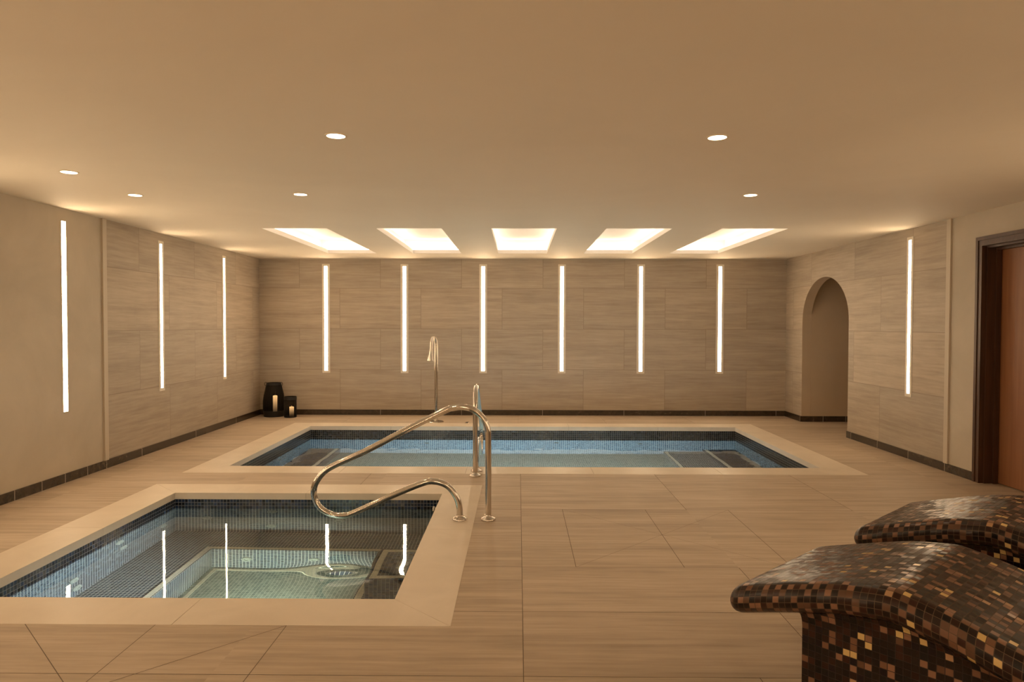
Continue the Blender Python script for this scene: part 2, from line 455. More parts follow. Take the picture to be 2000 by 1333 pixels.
def wall_passage():
    bm = NB()
    yj = ARC_C + ARC_W
    add_box(bm, XR + .126, 6.2, yj, yj + .1, 0, H); add_box(bm, 6.2, 6.3, 7.8, yj + .1, 0, H); add_box(bm, XR + .126, 6.2, 7.8, 7.9, 0, H)
    obj('wall_passage', bm, M['passage'], kind='structure')
def wall_front():
    bm = NB(); add_box(bm, XL - .2, XR + .3, YB - .2, YB, 0, H)
    obj('wall_front', bm, M['plaster'], kind='structure')
wall_back(); wall_left(); wall_right(); wall_passage(); wall_front()

# ceiling with five light coves cut in it
COVE_X = [0.0555 + 1.1617 * (k - 2) for k in range(5)]
CVW, CVY0, CVY1 = 0.330, 7.025, 9.494
DOWN = [(-0.938, 3.580), (1.024, 3.613), (-2.867, 4.428), (-2.880, 5.216), (-1.624, 5.184), (1.727, 5.211)]
def ceiling():
    bm = NB()
    xs = [XL - .2]
    for c in COVE_X: xs += [c - CVW, c + CVW]
    xs.append(XR + .3)
    ys = [YB - .2, CVY0, CVY1, D + .2]
    g = {}
    def V(x, y):
        if (x, y) not in g: g[(x, y)] = bm.verts.new((x, y, H))
        return g[(x, y)]
    for i in range(len(xs) - 1):
        for j in range(3):
            if j == 1 and i % 2 == 1: continue
            bm.faces.new((V(xs[i], ys[j]), V(xs[i], ys[j + 1]), V(xs[i + 1], ys[j + 1]), V(xs[i + 1], ys[j])))
    quad(bm, [(XR + .3, 7.7, H), (XR + .3, 9.8, H), (6.3, 9.8, H), (6.3, 7.7, H)])
    obj('ceiling', bm, M['ceiling'], kind='structure')
ceiling()
def cove():
    t = thing('light_cove', 'placeholder', 'ceiling light', (COVE_X[0], (CVY0 + CVY1) / 2, H), group='square light coves in the ceiling over the plunge pool')
    hx, hy, lip, wd, top = CVW, (CVY1 - CVY0) / 2, 0.050, 0.13, 0.20
    bm = NB()
    def ring(z0, z1, ax, ay, bx, by):
        a = [(-ax, -ay, z0), (ax, -ay, z0), (ax, ay, z0), (-ax, ay, z0)]; b = [(-bx, -by, z1), (bx, -by, z1), (bx, by, z1), (-bx, by, z1)]
        for k in range(4): quad(bm, [a[k], a[(k + 1) % 4], b[(k + 1) % 4], b[k]])
    ring(0.0, lip, hx, hy, hx, hy)
    ring(lip, lip, hx, hy, hx + wd, hy + wd)
    ring(lip, top, hx + wd, hy + wd, hx + wd, hy + wd)
    quad(bm, [(-hx - wd, -hy - wd, top), (hx + wd, -hy - wd, top), (hx + wd, hy + wd, top), (-hx - wd, hy + wd, top)])
    obj('housing', bm, M['covewhite'], t)
    a, b = hx + .055, hy + .055
    for (x0, x1, y0, y1) in ((-a - .02, -a, -b, b), (a, a + .02, -b, b), (-a, a, -b - .02, -b), (-a, a, b, b + .02)):
        bm = NB(); add_box(bm, x0, x1, y0, y1, lip + .002, lip + .014); obj('led_strip', bm, M['cove'], t)
    return t
cv = cove()
CL = ['leftmost glowing recessed ceiling cove above the big pool, nearest the lanterns corner', 'glowing recessed ceiling cove above the big pool, second from the left, over the standing shower spout',
      'middle glowing recessed ceiling cove above the big pool, square to the view', 'glowing recessed ceiling cove above the big pool, second from the right',
      'rightmost glowing recessed ceiling cove above the big pool, nearest the arched opening']
cv['label'] = CL[0]
for k in range(1, 5): dup(cv, (COVE_X[k], (CVY0 + CVY1) / 2, H), 0, CL[k])

def downlight():
    t = thing('downlight', 'x', 'ceiling light', (DOWN[0][0], DOWN[0][1], H), group='round recessed downlights in the ceiling')
    bm = NB(); add_lathe(bm, [(.056, -.0005), (.056, -.004), (.047, -.004), (.047, -.001)], seg=32, capb=False, capt=False); obj('trim_ring', bm, M['ceiling'], t, smooth=True)
    bm = NB(); add_lathe(bm, [(.0465, -.0032), (.0465, -.0012)], seg=32); obj('lens', bm, M['down'], t)
    return t
dl = downlight()
DLAB = ['larger round ceiling downlight near the camera, left of centre', 'larger round ceiling downlight near the camera, right of centre',
        'round ceiling downlight over the hot tub side, furthest left', 'round ceiling downlight beside the left wall, just right of and beyond the leftmost one',
        'small round ceiling downlight in front of the leftmost ceiling cove', 'small round ceiling downlight at far right in front of the rightmost ceiling cove']
dl['label'] = DLAB[0]
for k in range(1, 6): dup(dl, (*DOWN[k], H), 0, DLAB[k])
EXTRA = [(-2.0, 1.2), (0.2, 0.6), (2.2, 1.4), (-1.0, -1.1), (1.6, -1.1), (2.9, 3.0)]  # downlights added out of view to light the near end
ELAB = ['downlight above the floor at the left of the near end', 'downlight above the middle of the near end', 'downlight just in front of the loungers', 'downlight left of centre by the entrance wall', 'downlight right of centre by the entrance wall', 'downlight above the far side of the loungers']
for (x, y), lb in zip(EXTRA, ELAB): dup(dl, (x, y, H), 0, lb, 'downlights above the near end of the room')
for i, (x, y) in enumerate(DOWN + EXTRA):
    ld = bpy.data.lights.new('downlight_beam', 'SPOT'); ld.energy = W_DOWN * (1.0 if i < 6 else 0.25); ld.color = WARM; ld.spot_size = math.radians(120); ld.spot_blend = 1.0; ld.shadow_soft_size = 0.045
    lo = bpy.data.objects.new('downlight_beam', ld); COL.objects.link(lo); lo.location = (x, y, H - .012)

# ------------------------------------------------------------------ baseboards and vertical trims
def baseboard(name, segs, th=0.012):
    # segs: (x0,y0,x1,y1, normal, [joint offsets]) along a wall, height BB
    bm = NB()
    for (x0, x1, y0, y1, joints, ax) in segs:
        add_box(bm, x0, x1, y0, y1, 0, BB, 0)
        for j in joints:
            if ax == 'x': add_box(bm, j - .0022, j + .0022, y0 - .0006, y1, 0, BB + .0006, 1)
            else: add_box(bm, x0 - .0006, x1 + .0006, j - .0022, j + .0022, 0, BB + .0006, 1)
    obj(name, bm, [M['marble'], M['joint_light']], kind='structure')
baseboard('baseboard_back', [(XL, XR, D - .012, D, [-3.2385 + .6 + 1.2 * 0 + 1.2 * k - .6 for k in range(1, 6)] + [3.80], 'x')])
baseboard('baseboard_left', [(XL, XL + .014, YB, D - .012, [3.4, 3.7, 4.0, 4.3, 4.6, 4.9, 5.207, 5.51, 5.797, 6.101, 6.386, 6.993, 8.174, 9.35], 'y')])
yj = ARC_C + ARC_W
baseboard('baseboard_right', [(XR - .014, XR, yj, D - .012, [yj + .012], 'y'), (XR - .014, XR, 6.01, ARC_C - ARC_W, [8.2, 7.6, 7.0, 6.4], 'y'), (XR, 6.19, yj - .012, yj, [4.235, 4.55], 'x'), (XR - .014, XR, YB, 4.85, [], 'y')])
for nm, x0, x1 in (('trim_1', XL, XL + .02), ('trim_2', XR - .02, XR)):
    bm = NB(); add_box(bm, x0, x1, YT - .03, YT + .03, BB, H); obj(nm, bm, M['trim'], kind='structure')
# thin shadow-line bead where the back wall meets the ceiling
bm = NB(); add_box(bm, XL, XR, D - .004, D, H - .010, H); obj('trim_3', bm, M['trim'], kind='structure')

# ------------------------------------------------------------------ door with frame
def door():
    fx = XR - .022
    bm = NB()
    def arch(bm, o, i, x0, x1):   # a frame running round the opening between offsets i..o outside it
        add_box(bm, x0, x1, DY1 + i, DY1 + o, 0, DZ + o); add_box(bm, x0, x1, DY0 - o, DY0 - i, 0, DZ + o); add_box(bm, x0, x1, DY0 - i, DY1 + i, DZ + i, DZ + o)
    arch(bm, .075, .045, fx, XR - .004); arch(bm, .045, .018, fx + .007, XR - .004); arch(bm, .018, -.004, fx + .002, XR + .02)
    arch(bm, .0, -.022, XR + .02, XR + .24); arch(bm, -.022, -.040, XR + .085, XR + .125)
    fr = obj('door_1', bm, M['frame'], kind='structure')
    bm = NB(); add_box(bm, XR + .130, XR + .174, DY0 + .025, DY1 - .025, .008, DZ - .025); lf = obj('door_leaf', bm, M['door'], fr)
    bm = NB(); add_lathe(bm, [(.026, 0), (.026, -.008)], (XR + .129, DY0 + .09, 1.0), axis='x'); add_tube(bm, [(XR + .125, DY0 + .09, 1.0), (XR + .07, DY0 + .09, 1.0), (XR + .068, DY0 + .11, 1.0), (XR + .068, DY0 + .21, 1.0)], .009, 12)
    obj('door_handle', bm, M['steel'], lf, smooth=True)
    bm = NB(); add_box(bm, XR + .178, XR + .26, DY0, DY1, 0, DZ); obj('backing', bm, M['black'], fr)
door()

# ------------------------------------------------------------------ light strips on the walls
def strip(zb, zt, hw, fw, cutbezel=True):
    # local: x along wall, -y out of the wall, z up from the strip's bottom
    t = thing('wall_light', 'x', 'wall light')
    hgt = zt - zb
    bm = NB()
    o = hw + fw
    add_box(bm, -o, -hw, -.005, 0, -fw, hgt + fw); add_box(bm, hw, o, -.005, 0, -fw, hgt + fw)
    add_box(bm, -hw, hw, -.005, 0, -fw, 0); add_box(bm, -hw, hw, -.005, 0, hgt, hgt + fw)
    obj('bezel', bm, M['bezel'], t)
    bm = NB(); add_box(bm, -hw, hw, -.0035, -.001, 0, hgt); obj('diffuser', bm, M['strip'], t)
    return t
WL = strip(.655, 2.199, .0245, .032)
BL = ['first from left of six vertical light strips on the back wall, nearest the candle lanterns', 'second from left of the back wall light strips, left of the shower spout',
      'third from left of the back wall light strips, right of the shower spout', 'fourth from left of the six back wall light strips', 'fifth from left of the six back wall light strips, second from the arch side',
      'rightmost of the six light strips on the back wall']
for k in range(6):
    X = -2.843 + 1.1617 * k
    if k == 0:
        WL.location = (X, D, .655); WL['label'] = BL[0]; WL['group'] = 'vertical light strips on the walls'
    else: dup(WL, (X, D, .655), 0, BL[k])
dup(WL, (XL, 9.023, .655), PI / 2, 'vertical light strip on the left wall furthest from the camera, next to the back corner')
dup(WL, (XL, 7.424, .655), PI / 2, 'vertical light strip on the left tiled wall just beyond the pale vertical trim')
dup(WL, (XR, 7.035, .655), -PI / 2, 'only vertical light strip on the right wall, between arch and door')
PLS = strip(.60, 2.205, .029, .004)
PLS.location = (XL + .004, 5.825, .60); PLS.rotation_euler = (0, 0, PI / 2)
PLS['label'] = 'vertical light strip on the left plaster wall, closest to the camera'; PLS['group'] = 'vertical light strips on the walls'
NEARL = ['light strip on the left plaster wall beside the hot tub', 'light strip on the left plaster wall level with the near end of the hot tub', 'light strip on the left plaster wall near the entrance end', 'light strip on the left plaster wall closest to the entrance wall']  # strips added out of view to brighten the near end
for y, lb in zip((4.2, 2.6, 1.0, -.6), NEARL): dup(PLS, (XL + .004, y, .60), PI / 2, lb, 'light strips around the near end of the room')
for y, lb in zip((3.4, 1.4, -.6), ('light strip on the right plaster wall next to the wooden door', 'light strip on the right plaster wall behind the loungers', 'light strip on the right plaster wall closest to the entrance wall')): dup(PLS, (XR - .004, y, .60), -PI / 2, lb, 'light strips around the near end of the room')
for x, lb in zip((-2.4, -.8, .8, 2.4), ('leftmost light strip on the entrance wall seen from the door', 'light strip left of the middle of the entrance wall', 'light strip right of the middle of the entrance wall', 'light strip at the lounger side of the entrance wall')): dup(PLS, (x, YB, .60), PI, lb, 'light strips around the near end of the room')  # added behind the camera to lift the near ceiling and walls

# ------------------------------------------------------------------ pools
def coping_mesh(x0, x1, y0, y1, joints, th=0.050):
    bm = NB(); g = .0012
    o = (x0 - CW, x1 + CW, y0 - CW, y1 + CW)
    corners_i = [(x0, y0), (x1, y0), (x1, y1), (x0, y1)]; corners_o = [(o[0], o[2]), (o[1], o[2]), (o[1], o[3]), (o[0], o[3])]
    for k in range(4):
        a, b = corners_i[k], corners_i[(k + 1) % 4]; A_, B_ = corners_o[k], corners_o[(k + 1) % 4]
        js = [0.0] + sorted(joints[k]) + [1.0]
        for s, e in zip(js, js[1:]):
            def P(c0, c1, C0, C1, t):   # straight joints run square to the edge
                pi_ = (c0[0] + (c1[0] - c0[0]) * t, c0[1] + (c1[1] - c0[1]) * t)
                if t in (0.0, 1.0): po = (C0[0], C0[1]) if t == 0 else (C1[0], C1[1])
                else: po = (pi_[0], C0[1]) if k % 2 == 0 else (C0[0], pi_[1])
                return pi_, po
            (i0, o0), (i1, o1) = P(a, b, A_, B_, s), P(a, b, A_, B_, e)
            c = Vector(((i0[0] + i1[0] + o0[0] + o1[0]) / 4, (i0[1] + i1[1] + o0[1] + o1[1]) / 4))
            def sh(p, q):   # shrink along the edge so a hairline stays open
                d = (Vector(q) - Vector(p)).normalized() * g; return (p[0] + d.x, p[1] + d.y)
            pts = [sh(i0, i1), sh(i1, i0), sh(o1, o0), sh(o0, o1)]
            tv = [bm.verts.new((*p, .001)) for p in pts]; bv = [bm.verts.new((*p, -th)) for p in pts]
            bm.faces.new(list(reversed(tv))) ; bm.faces.new(bv)
            for i in range(4): bm.faces.new((tv[i], tv[(i + 1) % 4], bv[(i + 1) % 4], bv[i]))
    # bed of joint mortar under and between the stones
    return bm
def coping_bed(x0, x1, y0, y1):
    bm = NB()
    o = (x0 - CW, x1 + CW, y0 - CW, y1 + CW); i = .006
    for a, b, c, d in ((o[0], o[1], o[2], y0 - i), (o[0], o[1], y1 + i, o[3]), (o[0], x0 - i, y0 - i, y1 + i), (x1 + i, o[1], y0 - i, y1 + i)):
        add_box(bm, a + .001, b - .001, c + .0005, d - .0005, -.049, -.0012)
    return bm

def fix_light(parent, c, axis, s, mat, r=.085, watts=0, aim=None, cone=110, colr=POOLC):
    if watts:
        ld = bpy.data.lights.new('underwater_beam', 'SPOT'); ld.energy = watts; ld.color = colr; ld.spot_size = math.radians(cone); ld.spot_blend = 1.0; ld.shadow_soft_size = .05
        lo = bpy.data.objects.new('underwater_beam', ld); COL.objects.link(lo); lo.parent = parent
        off = Vector((.03 * s if axis == 'x' else 0, .03 * s if axis == 'y' else 0, 0)); lo.location = Vector(c) + off
        lo.rotation_euler = (Vector(aim) - Vector(c)).to_track_quat('-Z', 'Y').to_euler()
    bm = NB()
    add_lathe(bm, [(r + .02, 0), (r + .02, .012 * s), (r, .016 * s), (r, .004 * s)], c, 28, axis=axis, capt=False)
    f = obj('underwater_light', bm, M['steel'], parent, smooth=True, recalc=True)
    bm = NB(); add_lathe(bm, [(r - .002, .003 * s), (r - .002, .012 * s)], c, 28, axis=axis); obj('lens', bm, mat, f, recalc=True)

def hot_tub():
    t = thing('hot_tub', 'small square hot tub with blue mosaic and cream stone edge in the left foreground', 'hot tub')
    bm = coping_mesh(TX0, TX1, TY0, TY1, [[.555], [.55], [.51], [.45]]); obj('coping', bm, M['coping'], t, recalc=True, label='cream limestone coping around hot tub')
    obj('joint_bed', coping_bed(TX0, TX1, TY0, TY1), M['grout'], t)
    zs, zf = -.76, -1.12
    WX0, WX1, WY0, WY1 = -2.26, -1.03, 3.80, 5.07
    bm = NB(); e = .0
    def wallq(p, q, z0, z1, mi=0): quad(bm, [(*p, z0), (*q, z0), (*q, z1), (*p, z1)], mi)
    # walls
    cs = [(TX0, TY0), (TX1, TY0), (TX1, TY1), (TX0, TY1)]
    for k in range(4): wallq(cs[k], cs[(k + 1) % 4], ZW - .01, -.05); wallq(cs[k], cs[(k + 1) % 4], zs, ZW - .01, 1)
    # seat ring
    ws = [(WX0, WY0), (WX1, WY0), (WX1, WY1), (WX0, WY1)]
    for a, b, c, d in ((TX0, TX1, TY0, WY0), (TX0, TX1, WY1, TY1), (TX0, WX0, WY0, WY1), (WX1, TX1, WY0, WY1)):
        quad(bm, [(a, c, zs), (b, c, zs), (b, d, zs), (a, d, zs)], 1)
    for k in range(4): wallq(ws[(k + 1) % 4], ws[k], zf, zs, 1)
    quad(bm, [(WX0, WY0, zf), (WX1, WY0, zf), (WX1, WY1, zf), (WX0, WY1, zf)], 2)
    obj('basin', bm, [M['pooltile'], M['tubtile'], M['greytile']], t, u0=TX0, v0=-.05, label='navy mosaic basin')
    # cream edging around the well and on the step
    bm = NB(); h = zs + .003; wI, wO = .012, .052
    for a, b, c, d in ((WX0 - wO, WX1 + wO, WY0 - wO, WY0 - wI), (WX0 - wO, WX1 + wO, WY1 + wI, WY1 + wO), (WX0 - wO, WX0 - wI, WY0 - wI, WY1 + wI), (WX1 + wI, WX1 + wO, WY0 - wI, WY1 + wI)):
        add_box(bm, a, b, c, d, zs, h)
    for a, b, c, d in ((WX0 + .03, WX1 - .03, WY1 - .06, WY1 - .03), (WX0 + .03, WX0 + .06, WY0 + .06, WY1 - .06)):
        add_box(bm, a, b, c, d, zf, zf + .003)
    obj('edge_strip', bm, M['cream'], t, label='cream mosaic lines marking seat edge')
    sx0, sx1, sy0, sy1, sz = -.955, TX1, 4.27, 4.82, -.45
    bm = NB(); add_box(bm, sx0, sx1, sy0, sy1, zs, sz); st = obj('step', bm, M['pooltile'], t)
    bm = NB()
    for a, b, c, d in ((sx0 + .02, sx1, sy1 - .06, sy1 - .02), (sx0 + .02, sx1, sy0 + .02, sy0 + .06), (sx0 + .02, sx0 + .06, sy0 + .06, sy1 - .06)): add_box(bm, a, b, c, d, sz, sz + .003)
    obj('edge_strip', bm, M['cream'], st)
    # jets
    def jet(c, axis, s):
        bm = NB(); add_lathe(bm, [(.040, 0), (.040, .008 * s), (.030, .016 * s), (.018, .016 * s), (.014, .004 * s)], c, 24, axis=axis, capb=True); obj('jet_nozzle', bm, M['jet'], t, smooth=True, recalc=True)
    for y, z in ((4.691, -.224), (4.733, -.387), (4.198, -.464), (4.226, -.623), (5.272, -.434), (3.75, -.3), (3.78, -.45)): jet((TX0, y, z), 'x', 1)
    for x, z in ((-2.47, -.404), (-1.951, -.215), (-1.96, -.606), (-1.417, -.455)): jet((x, TY1, z), 'y', -1)
    for x, z in ((-2.0, -.95), (-1.5, -.95)): jet((x, WY1, z), 'y', -1)
    bm = NB(); add_lathe(bm, [(.022, 0), (.022, -.035), (.030, -.040), (.030, -.052), (.016, -.056)], (TX1, 5.30, -.085), 20, axis='x'); obj('spout', bm, M['steel'], t, smooth=True, recalc=True, label='chrome spout near the waterline')
    TC = (.88, 1.0, .80)
    fix_light(t, (-1.62, WY0, -.97), 'y', 1, M['tublight'], .075, W_TUB, (-1.7, 4.62, -1.27), 92, TC)
    fix_light(t, (TX1, 3.78, -.42), 'x', -1, M['tublight'], .06, W_TUB * 3.0, (TX0, 4.40, -.42), 54, (.9, 1.0, 1.0))
    # water surface with the swell pushed up by a jet
    bm = NB(); nx, ny = 150, 150
    def hgt(x, y):
        u, v = (x + 1.07) / .21, (y - 4.06) / .13
        g_ = 0.015 * math.exp(-(u * u + v * v) * .9)
        return ZW + g_
    gr = [[bm.verts.new((TX0 + (TX1 - TX0) * i / nx, TY0 + (TY1 - TY0) * j / ny, hgt(TX0 + (TX1 - TX0) * i / nx, TY0 + (TY1 - TY0) * j / ny))) for j in range(ny + 1)] for i in range(nx + 1)]
    for i in range(nx):
        for j in range(ny): bm.faces.new((gr[i][j], gr[i + 1][j], gr[i + 1][j + 1], gr[i][j + 1]))
    obj('water', bm, M['water'], t, smooth=True, label='clear still water with one small swell')
hot_tub()

def plunge_pool():
    t = thing('plunge_pool', 'long rectangular blue pool with cream stone edge in front of the back wall', 'pool')
    L_ = PX1 - PX0
    bm = coping_mesh(PX0, PX1, PY0, PY1, [[.2, .405, .613, .82], [.5], [.18, .39, .6, .81], [.5]]); obj('coping', bm, M['coping'], t, recalc=True, label='cream limestone coping around pool')
    obj('joint_bed', coping_bed(PX0, PX1, PY0, PY1), M['grout'], t)
    bm = NB()
    def wallq(p, q, z0, z1, mi): quad(bm, [(*p, z0), (*q, z0), (*q, z1), (*p, z1)], mi)
    zf = -1.06
    cs = [(PX0, PY0), (PX1, PY0), (PX1, PY1), (PX0, PY1)]
    for k in range(4):
        wallq(cs[k], cs[(k + 1) % 4], ZP - .010, -.05, 0); wallq(cs[k], cs[(k + 1) % 4], zf, ZP - .010, 1)
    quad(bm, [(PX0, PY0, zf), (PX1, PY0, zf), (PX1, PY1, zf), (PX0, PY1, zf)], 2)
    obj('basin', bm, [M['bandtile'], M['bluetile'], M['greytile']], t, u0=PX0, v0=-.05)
    for a, b, z, ex in ((PX0, -2.34, -.80, -1), (2.42, PX1, -.80, 1)):
        bm = NB(); add_box(bm, a, b, PY0, PY1, zf, z); s = obj('bench', bm, M['pooltile'], t)
        bm = NB()
        if ex < 0: add_box(bm, b - .06, b - .015, PY0, PY1, z, z + .003)
        else: add_box(bm, a + .015, a + .06, PY0, PY1, z, z + .003)
        obj('edge_strip', bm, M['cream'], s)
    bm = NB(); add_box(bm, 1.90, 2.42, PY0, PY1, zf, -.93); s = obj('step', bm, M['tubtile'], t)
    bm = NB(); add_box(bm, 1.915, 1.955, PY0, PY1, -.93, -.927); obj('edge_strip', bm, M['cream'], s)
    for x in (-1.3, 0.0, 1.3): fix_light(t, (x, PY0, -.60), 'y', 1, M['poollight'], .08, W_POOL, (x, PY1, -.75), 130)
    for c, a_, s_ in (((PX0, 8.6, -.35), 'x', 1), ((PX0, 7.9, -.35), 'x', 1), ((PX1, 8.2, -.35), 'x', -1), ((PX1, 7.6, -.35), 'x', -1), ((.5, PY1, -.35), 'y', -1), ((1.6, PY1, -.4), 'y', -1), ((-1.2, PY1, -.4), 'y', -1)):
        bm = NB(); add_lathe(bm, [(.034, 0), (.034, .006 * s_), (.024, .012 * s_), (.014, .012 * s_)], c, 24, axis=a_); obj('jet_nozzle', bm, M['steel'], t, smooth=True, recalc=True)
    bm = NB(); nx, ny = 200, 90
    def hg(x, y): return ZP + .0016 * mnoise.noise(Vector((x * 2.2, y * 3.0, 0))) + .0007 * mnoise.noise(Vector((x * 6, y * 8, 3)))
    gr = [[bm.verts.new((PX0 + (PX1 - PX0) * i / nx, PY0 + (PY1 - PY0) * j / ny, hg(PX0 + (PX1 - PX0) * i / nx, PY0 + (PY1 - PY0) * j / ny))) for j in range(ny + 1)] for i in range(nx + 1)]
    for i in range(nx):
        for j in range(ny): bm.faces.new((gr[i][j], gr[i + 1][j], gr[i + 1][j + 1], gr[i][j + 1]))
    obj('water', bm, M['poolwater'], t, smooth=True)
plunge_pool()

# ------------------------------------------------------------------ handrails
RAIL = [(-0.0017, 0.006), (-0.0015, 0.2328), (-0.0011, 0.5437), (0.0042, 0.6283), (0.0359, 0.6987), (0.0992, 0.7566), (0.173, 0.7757), (0.2398, 0.7685), (0.2995, 0.7489), (0.5742, 0.6106), (0.8389, 0.4719), (1.0883, 0.3542), (1.1788, 0.2635), (1.2005, 0.1783), (1.169, 0.0897), (1.0914, 0.0332), (0.9995, 0.0211), (0.9145, 0.0464), (0.6809, 0.1538), (0.4478, 0.2504), (0.3632, 0.2614), (0.2786, 0.2316), (0.2187, 0.1575), (0.1958, 0.0761), (0.194, 0.0087)]
def handrail():
    t = thing('handrail', 'polished steel handrail looping out over the hot tub', 'handrail', (-.206, 4.748, .0015), PI, group='polished steel pool handrails')
    P = [(s, 0, z) for s, z in RAIL]
    P[0] = (P[0][0], 0, .004); P[-1] = (P[-1][0], 0, .004)
    pts = catmull(P, 6)
    bm = NB(); add_tube(bm, pts, .0215, 24); obj('rail', bm, M['steel'], t, smooth=True)
    for s in (P[0][0], P[-1][0]):
        bm = NB(); add_lathe(bm, [(.052, 0), (.052, .006), (.046, .014), (.030, .020), (.0235, .030), (.0235, .034)], (s, 0, 0), 32); obj('floor_flange', bm, M['steel'], t, smooth=True)
    return t
hr = handrail()
dup(hr, (-.379, 6.130, .0012), PI / 2 + .008, 'polished steel handrail seen edge-on at the near side of the big pool')

# ------------------------------------------------------------------ swan-neck shower spout
def spout():
    t = thing('shower_spout', 'tall slim chrome swan-neck water spout standing behind the big pool', 'shower', (-1.125, 9.50, 0))
    bm = NB(); add_lathe(bm, [(.105, 0), (.105, .008), (.098, .012), (.03, .014), (.03, .03), (.024, .034)], seg=40); obj('base_plate', bm, M['steel'], t, smooth=True)
    bm = NB(); add_tube(bm, [(0, 0, .012), (0, 0, .5), (0, 0, 1.05)], .0225, 24); obj('pole', bm, M['steel'], t, smooth=True)
    d = Vector((-.42, -.9, 0)).normalized()
    pth = [(0, 1.04), (0, 1.08), (.012, 1.13), (.045, 1.163), (.085, 1.158), (.112, 1.12), (.122, 1.06), (.128, 1.00), (.132, .975)]
    pts = catmull([tuple(d * s) [:2] + (z,) for s, z in pth], 6)
    bm = NB(); add_tube(bm, pts, [max(.0175, .0225 - .02 * (i / (len(pts) - 1))) for i in range(len(pts))], 24); obj('swan_neck', bm, M['steel'], t, smooth=True)
    # fan nozzle: round at the neck, wide and flat at the mouth
    bm = NB(); rings = []; n = Vector((-d.y, d.x, 0)); c0 = d * .132
    for k in range(9):
        f = k / 8; z = .985 - .135 * f; a = .0185 + .0335 * f ** 1.4; b = .0185 + .005 * f; c = c0 + d * (.02 * f)
        rings.append([bm.verts.new(c + n * a * math.cos(2 * PI * j / 28) + d * b * math.sin(2 * PI * j / 28) + Vector((0, 0, z))) for j in range(28)])
    for a, b in zip(rings, rings[1:]):
        for j in range(28): bm.faces.new((a[j], a[(j + 1) % 28], b[(j + 1) % 28], b[j]))
    bm.faces.new(rings[-1]); bm.faces.new(list(reversed(rings[0])))
    nz = obj('fan_nozzle', bm, M['steel'], t, smooth=True, recalc=True)
    bm = NB(); r = []
    for z in (.8505, .846):
        r.append([bm.verts.new(c0 + d * .02 + n * .050 * math.cos(2 * PI * j / 28) + d * .020 * math.sin(2 * PI * j / 28) + Vector((0, 0, z))) for j in range(28)])
    for j in range(28): bm.faces.new((r[0][j], r[0][(j + 1) % 28], r[1][(j + 1) % 28], r[1][j]))
    bm.faces.new(r[1]); bm.faces.new(list(reversed(r[0])))
    obj('mouth', bm, M['black'], nz, recalc=True, label='dark slot mouth')
spout()
# little flush push button on the deck
t = thing('air_button', 'small flush round metal button set in the stone behind the big pool', 'button', (-.692, 9.44, 0))
bm = NB(); add_lathe(bm, [(.038, 0), (.038, .003), (.034, .005)], seg=28); obj('rim', bm, M['steel'], t, smooth=True)
bm = NB(); add_lathe(bm, [(.022, .004), (.022, .010), (.018, .012)], seg=24); obj('push_cap', bm, M['black'], t, smooth=True)

# ------------------------------------------------------------------ candle lanterns
def lantern(loc, label, prof, hgt, cr_, ch, band, handles, csh=0.0):
    t = thing('candle_lantern', label, 'lantern', loc, group='black candle lanterns in the back left corner')
    def rad(z):
        for (r0, z0), (r1, z1) in zip(prof, prof[1:]):
            if z0 <= z <= z1: return r0 + (r1 - r0) * (z - z0) / (z1 - z0)
        return prof[-1][0]
    bm = NB(); add_lathe(bm, [(rad(0), 0), (rad(band) + .002, band), (rad(band) - .004, band), (rad(0) - .004, .006)], seg=48, capt=True); obj('base', bm, M['black'], t, smooth=True, recalc=True)
    bm = NB(); zs = [band - .004 + (hgt - band + .004) * i / 14 for i in range(15)]
    add_lathe(bm, [(rad(z) - .004, z) for z in zs], seg=48, capb=False, capt=False); obj('mesh_shade', bm, M['smoked'], t, smooth=True, label='dark see-through mesh shade')
    bm = NB()
    for k in range(40):
        a = 2 * PI * k / 40
        add_tube(bm, [(rad(z) * math.cos(a), rad(z) * math.sin(a), z) for z in zs], .0016, 5)
    obj('wire_cage', bm, M['black'], t)
    bm = NB(); R0 = rad(hgt); add_lathe(bm, [(R0 - .003, hgt - .045), (R0 + .004, hgt - .045), (R0 + .004, hgt), (R0 - .003, hgt)], seg=48, capb=False, capt=False); obj('top_rim', bm, M['black'], t, smooth=True)
    if handles:
        for s in (-1, 1):
            bm = NB(); c = Vector((s * (R0 + .012), -.01, hgt - .02)); rr = .022
            add_tube(bm, [c + Vector((rr * math.cos(q), 0, rr * math.sin(q) * 1.2)) for q in [2 * PI * i / 20 for i in range(20)]], .0035, 8, closed=True); obj('ring_handle', bm, M['black'], t, smooth=True)
    bm = NB(); n = 10
    add_lathe(bm, [(cr_, .007), (cr_, ch - .004), (cr_ - .004, ch), (cr_ * .7, ch - .004), (.002, ch - .006)], (csh, 0, 0), 28, capt=True); cd = obj('candle', bm, M['wax'], t, smooth=True, recalc=True, label='ivory pillar candle')
    bm = NB(); add_lathe(bm, [(.002, ch - .005), (.005, ch), (.005, ch + .005), (.002, ch + .012), (.0005, ch + .018)], (csh, 0, 0), 16); obj('flame', bm, M['flame'], cd, smooth=True, recalc=True)
    ld = bpy.data.lights.new('candle_light', 'POINT'); ld.energy = 0.35; ld.color = (1, .62, .30); ld.shadow_soft_size = .012
    lo = bpy.data.objects.new('candle_light', ld); COL.objects.link(lo); lo.parent = t; lo.location = (csh, -.0, ch + .03)
lantern((-3.560, 10.07, 0), 'taller bulging black mesh lantern with lit candle and ring handles, in the back corner', [(.140, 0), (.152, .10), (.152, .22), (.138, .32), (.115, .42), (.098, .49)], .49, .031, .30, .085, True, .018)
lantern((-3.285, 9.962, 0), 'shorter straight black mesh lantern with lit candle, right of the taller one', [(.086, 0), (.086, .30)], .30, .032, .15, .012, False, .018)

